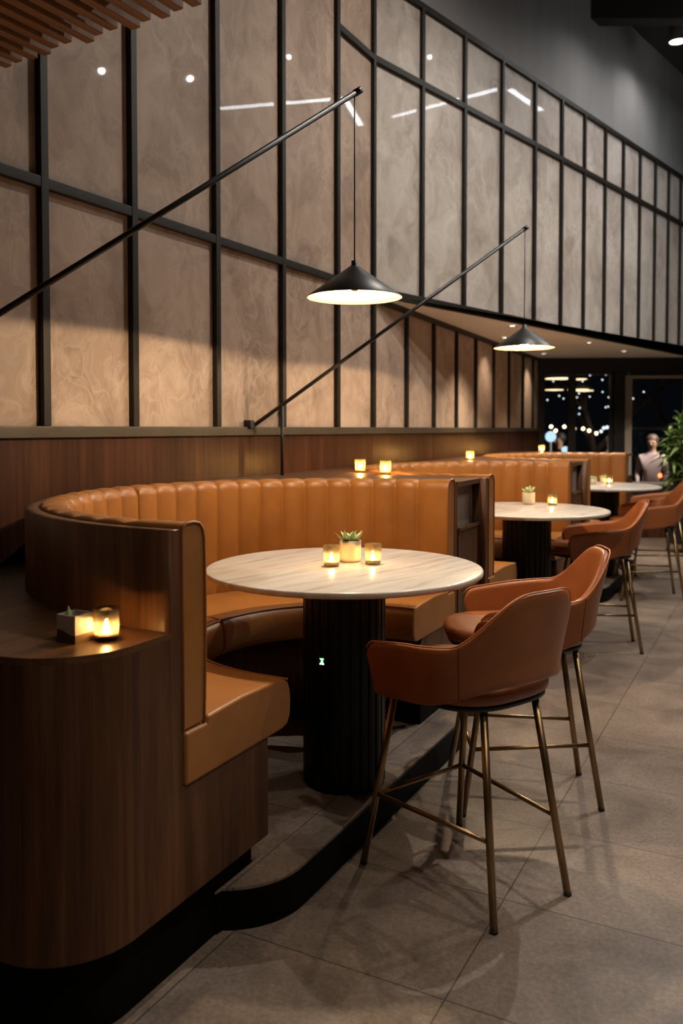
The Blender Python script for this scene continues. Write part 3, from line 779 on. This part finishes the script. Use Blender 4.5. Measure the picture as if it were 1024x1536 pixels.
person((4.35, 13.7, -.35), R_(200), 1.62, (.03, .03, .035), (.02, .02, .025), sk, (.03, .018, .01), 'person in charcoal clothes outside close to the thick window post')
person((4.62, 12.55, -.35), R_(150), 1.66, (.62, .47, .45), (.5, .38, .38), sk, (.05, .025, .012), 'person in pale pink clothes standing outside behind the plant window')
def globe_lamp(loc, r, h, lb):
    o = empty('terrace_lamp', loc); tag(o, lb, 'lamp', 'glowing lamps on the terrace')
    MB().lathe([(1e-4, 0), (.12, 0), (.12, .02), (.015, .03), (.015, h)], 24).build('stand', M['metal_grey'], o)
    MB().ball((0, 0, h + r * .8), r * 1.15, 24, 14).build('dome_shade', M['globe'], o)
globe_lamp((3.22, 13.0, -.35), .072, 1.57, 'glowing white globe lamp outside the window, the taller one')
globe_lamp((3.46, 13.05, -.35), .05, 1.38, 'glowing white globe lamp outside the window, the lower one')
# festoon bulbs in a row
fb = [(3.803, 15.0, 1.364), (4.023, 15.25, 1.436), (4.273, 15.5, 1.4), (4.504, 15.75, 1.4), (4.396, 15.0, 1.364), (4.602, 15.25, 1.316), (4.763, 15.5, 1.351), (4.889, 15.75, 1.412), (4.716, 15.0, 1.424), (3.782, 15.25, 1.436)]
for i, (x, d, z) in enumerate(fb):
    b = MB().ball((0, 0, 0), .030, 10, 8).build('festoon_bulb', M['fairy_warm' if i < 6 or i == 9 else 'fairy']); b.location = (x, d, z)
    MB().tube([(0, 0, .028), (0, 0, .06)], .012, 8).build('bulb_cap', M['black'], b)
    tag(b, 'small glowing bulb in the low row of lights outside the window', 'light bulb', 'low row of bulbs outside the window')
# bare trees hung with fairy lights
def tree(x, y, seed, lb):
    o = empty('bare_tree', (x, y, -.35)); tag(o, lb, 'tree'); r = random.Random(seed); t = MB()
    def grow(p, d, ln, rad, lv):
        q = p + d * ln; t.tube([tuple(p), tuple((p + q) / 2 + Vector((r.uniform(-.05, .05),) * 3)), tuple(q)], rad, 8, r2=rad * .7)
        if lv == 0: return
        for k in range(3):
            nd = (d + Vector((r.uniform(-.8, .8), r.uniform(-.6, .6), r.uniform(-.1, .5)))).normalized(); grow(q, nd, ln * r.uniform(.6, .8), rad * .62, lv - 1)
    grow(Vector((0, 0, 0)), Vector((.05, 0, 1)), 1.3, .09, 4); t.build('trunk_and_branches', M['bark'], o)
tree(4.6, 15.6, 2, 'bare dark tree outside behind the two-pane window'); tree(5.9, 15.0, 5, 'bare dark tree outside behind the window next to the plant')
r = random.Random(21)
pts = [(3.433, 14.431, 2.152), (3.777, 15.089, 2.246), (3.732, 14.502, 1.961), (3.924, 15.331, 2.369), (4.373, 14.907, 2.342), (4.378, 14.204, 2.219), (4.691, 15.02, 2.361), (4.262, 15.311, 1.968), (4.076, 14.526, 2.008), (4.576, 15.597, 1.991), (4.76, 15.425, 2.07), (4.501, 14.248, 1.929), (4.197, 14.897, 1.765), (4.285, 15.533, 1.658), (4.053, 14.417, 1.651), (4.491, 14.375, 1.763), (4.679, 14.834, 1.787), (4.707, 14.68, 1.759), (3.521, 14.462, 1.891), (3.669, 15.412, 1.619), (4.013, 15.292, 1.944), (5.657, 15.556, 2.543), (5.563, 15.257, 2.448), (5.566, 15.013, 2.325), (5.481, 14.371, 2.388), (5.377, 15.358, 2.37), (5.413, 15.492, 2.391), (5.277, 14.773, 2.042), (5.112, 14.832, 1.927), (5.817, 15.593, 1.806), (4.055, 14.238, 2.198)]
for i, (x, d, z) in enumerate(pts):
    b = MB().ball((0, 0, 0), .014, 8, 6).build('fairy_bulb', M['fairy']); b.location = (x, d, z)
    tag(b, 'tiny white fairy light among the dark branches outside', 'fairy light', 'fairy lights in the trees outside')
for i, (x, d, z, rr) in enumerate(((3.2, 12.4, 2.14, .22), (3.72, 13.3, 2.02, .17), (3.98, 13.9, 2.03, .16), (3.42, 13.6, 2.03, .15), (3.62, 12.9, 2.16, .12))):
    o = empty('terrace_pendant', (x, d, z))
    tag(o, ['wide', 'mid-sized', 'smaller', 'half-hidden', 'smallest high'][i] + ' glowing disc pendant lamp seen through the window panes', 'lamp', 'disc pendants outside the window')
    MB().lathe([(rr, 0), (rr, .012), (.02, .09), (.01, .10)], 32).build('shade', M['shade_out'], o)
    MB().lathe([(1e-4, -.002), (rr * .96, -.002), (rr * .96, -.012), (1e-4, -.022)], 32).build('diffuser', M['disc'], o)
    MB().tube([(0, 0, .095), (0, 0, 1.4)], .005, 6).build('cord', M['black'], o)
rd = MB().ball((0, 0, 0), .028, 10, 8).build('red_lamp', M['red_led']); rd.location = (4.42, 11.7, .75); tag(rd, 'small red light outside, low beside the plant', 'light')
MB().tube([(0, 0, -.02), (0, 0, -1.1)], .008, 8).build('stake', M['black'], rd)

# ------------------------------------------------------------------ lights
def spot(loc, power, size=110, blend=.8, col=(1., .84, .66), radius=.06, target=None):
    l = bpy.data.lights.new('downlight', 'SPOT'); l.energy = power; l.spot_size = R_(size); l.spot_blend = blend; l.color = col; l.shadow_soft_size = radius
    o = bpy.data.objects.new('downlight_or_fill_beam', l); COL.objects.link(o); o.location = loc
    if target is not None: o.rotation_euler = (Vector(target) - Vector(loc)).to_track_quat('-Z', 'Y').to_euler()
    return o
dl = [(3.48, 8.89), (4.94, 5.52), (4.58, 6.42), (3.46, 7.07), (2.86, 7.8), (1.9, 4.6), (2.7, 1.7), (1.9, .3), (1.1, -.9)]  # last three are unseen fill, added to brighten the near aisle
for i, (x, y) in enumerate(dl):
    o = empty('recessed_or_fill_light', (x, y, HC - .30)); o['label'] = ''
    tag(o, 'round glowing downlight under the dark high ceiling' if i == 0 else 'round downlight or added fill light under the high dark ceiling, out over the aisle', 'ceiling light', 'downlights under the high ceiling')
    q = .085 if i == 0 else .036
    MB().lathe([(q, .30), (q + .008, .0), (q, 0.), (q - .003, .03)], 32, cap=False).build('housing', M['black'], o)
    MB().lathe([(1e-4, .012), (q - .006, .012), (q - .006, .02), (1e-4, .02)], 28).build('lens', M['downlight'], o)
    spot((x, y, HC - .31), *((36, 150, 1., (1., .95, .9), .025) if i in (0, 3, 4) else (340, 165, 1., (1., .92, .82), .025) if i < 6 else (230, 92, .9)))

M['led'] = emit('cool_led', (.86, .93, 1.), 54.)
for i, (a, b) in enumerate((((3.9, 8.07, 5.3), (5.0, 7.0, 5.3)), ((3.95, 8.15, 5.3), (4.5, 8.75, 5.3)))):
    o = empty('linear_pendant', a); tag(o, 'slim cool white linear light high over the aisle', 'ceiling light', 'linear lights high over the aisle')
    v = Vector(b) - Vector(a); w = Vector((-v.y, v.x, 0)).normalized() * .035; Z = Vector((0, 0, 1))
    for nm, z0, z1, k, mt in (('housing', .012, .06, 1., 'black'), ('diffuser', 0., .012, .9, 'led')):
        q = [p + w * sg * k + Z * z for z in (z0, z1) for p in (Vector((0, 0, 0)), v) for sg in (-1, 1)]
        MB().add(q, [(0, 1, 3, 2), (4, 6, 7, 5), (0, 4, 5, 1), (2, 3, 7, 6), (0, 2, 6, 4), (1, 5, 7, 3)]).build(nm, M[mt], o)
    for t in (.1, .9):
        p = v * t; MB().tube([(p.x, p.y, .05), (p.x, p.y, HC - 5.3)], .004, 6).build('suspension_cable', M['black'], o)
# recessed lights washing the recess wall; the last two added to lift the soffit
for i, (x, y) in enumerate(((1.62, 8.42), (2.44, 10.22), (3.3, 9.9), (1.5, 7.45), (2.6, 8.9))):
    o = empty('recessed_or_fill_light', (x, y, 2.298)); tag(o, 'small recessed or added fill light in the soffit above the far booths', 'ceiling light', 'recessed soffit lights')
    MB().lathe([(.032, .006), (.038, .0), (.030, 0.), (.028, .005)], 28, cap=False).build('housing', M['black'], o)
    MB().lathe([(1e-4, .004), (.028, .004), (.028, .006), (1e-4, .006)], 24).build('lens', M['downlight'], o)
    spot((x, y, 2.29), (20, 26, 110, 110, 110)[i], 110, .9, (1., .80, .58), .03)
fl2 = bpy.data.lights.new('added_terrace_fill', 'SPOT'); fl2.energy = 1000; fl2.spot_size = R_(70); fl2.spot_blend = .8; fl2.color = (1., .86, .76); fl2.shadow_soft_size = .1  # unseen fill, added to brighten the person in pale pink
fo = bpy.data.objects.new('added_terrace_fill', fl2); COL.objects.link(fo); fo.location = (5.6, 11.4, 2.8)
fo.rotation_euler = (Vector((4.3, 13.0, .6)) - Vector((5.6, 11.4, 2.8))).to_track_quat('-Z', 'Y').to_euler()
fl3 = fl2.copy(); fl3.energy = 420; fo3 = bpy.data.objects.new('added_terrace_fill', fl3); COL.objects.link(fo3); fo3.location = (4.95, 11.9, 2.2)  # second added fill, for the people behind the other panes
fo3.rotation_euler = (Vector((3.8, 13.8, .9)) - Vector((4.95, 11.9, 2.2))).to_track_quat('-Z', 'Y').to_euler()
wd = bpy.data.worlds.new('night'); S.world = wd; wd.use_nodes = True
bg = wd.node_tree.nodes['Background']; bg.inputs[0].default_value = (.35, .45, .7, 1); bg.inputs[1].default_value = .004

# ------------------------------------------------------------------ camera
cam = bpy.data.cameras.new('camera'); co = bpy.data.objects.new('camera', cam); COL.objects.link(co); S.camera = co
co.location = (0, 0, 1.4); co.rotation_euler = (R_(90 - 2.0), 0, 0)
cam.sensor_fit = 'VERTICAL'; cam.sensor_height = 36.; cam.lens = 36. * 1266 / 1536; cam.shift_y = -.0526
cam.dof.use_dof = True; cam.dof.focus_distance = 2.9; cam.dof.aperture_fstop = 2.8
cam.clip_start = .05; cam.clip_end = 100
S.view_settings.view_transform = 'Standard'; S.view_settings.look = 'None'; S.view_settings.gamma = 1.; S.view_settings.exposure = 0.
S.view_settings.use_curve_mapping = False
cy = S.cycles; cy.use_denoising = True; cy.max_bounces = 8; cy.diffuse_bounces = 4; cy.glossy_bounces = 4; cy.transparent_max_bounces = 16; cy.sample_clamp_indirect = 6.; cy.caustics_reflective = False; cy.caustics_refractive = False
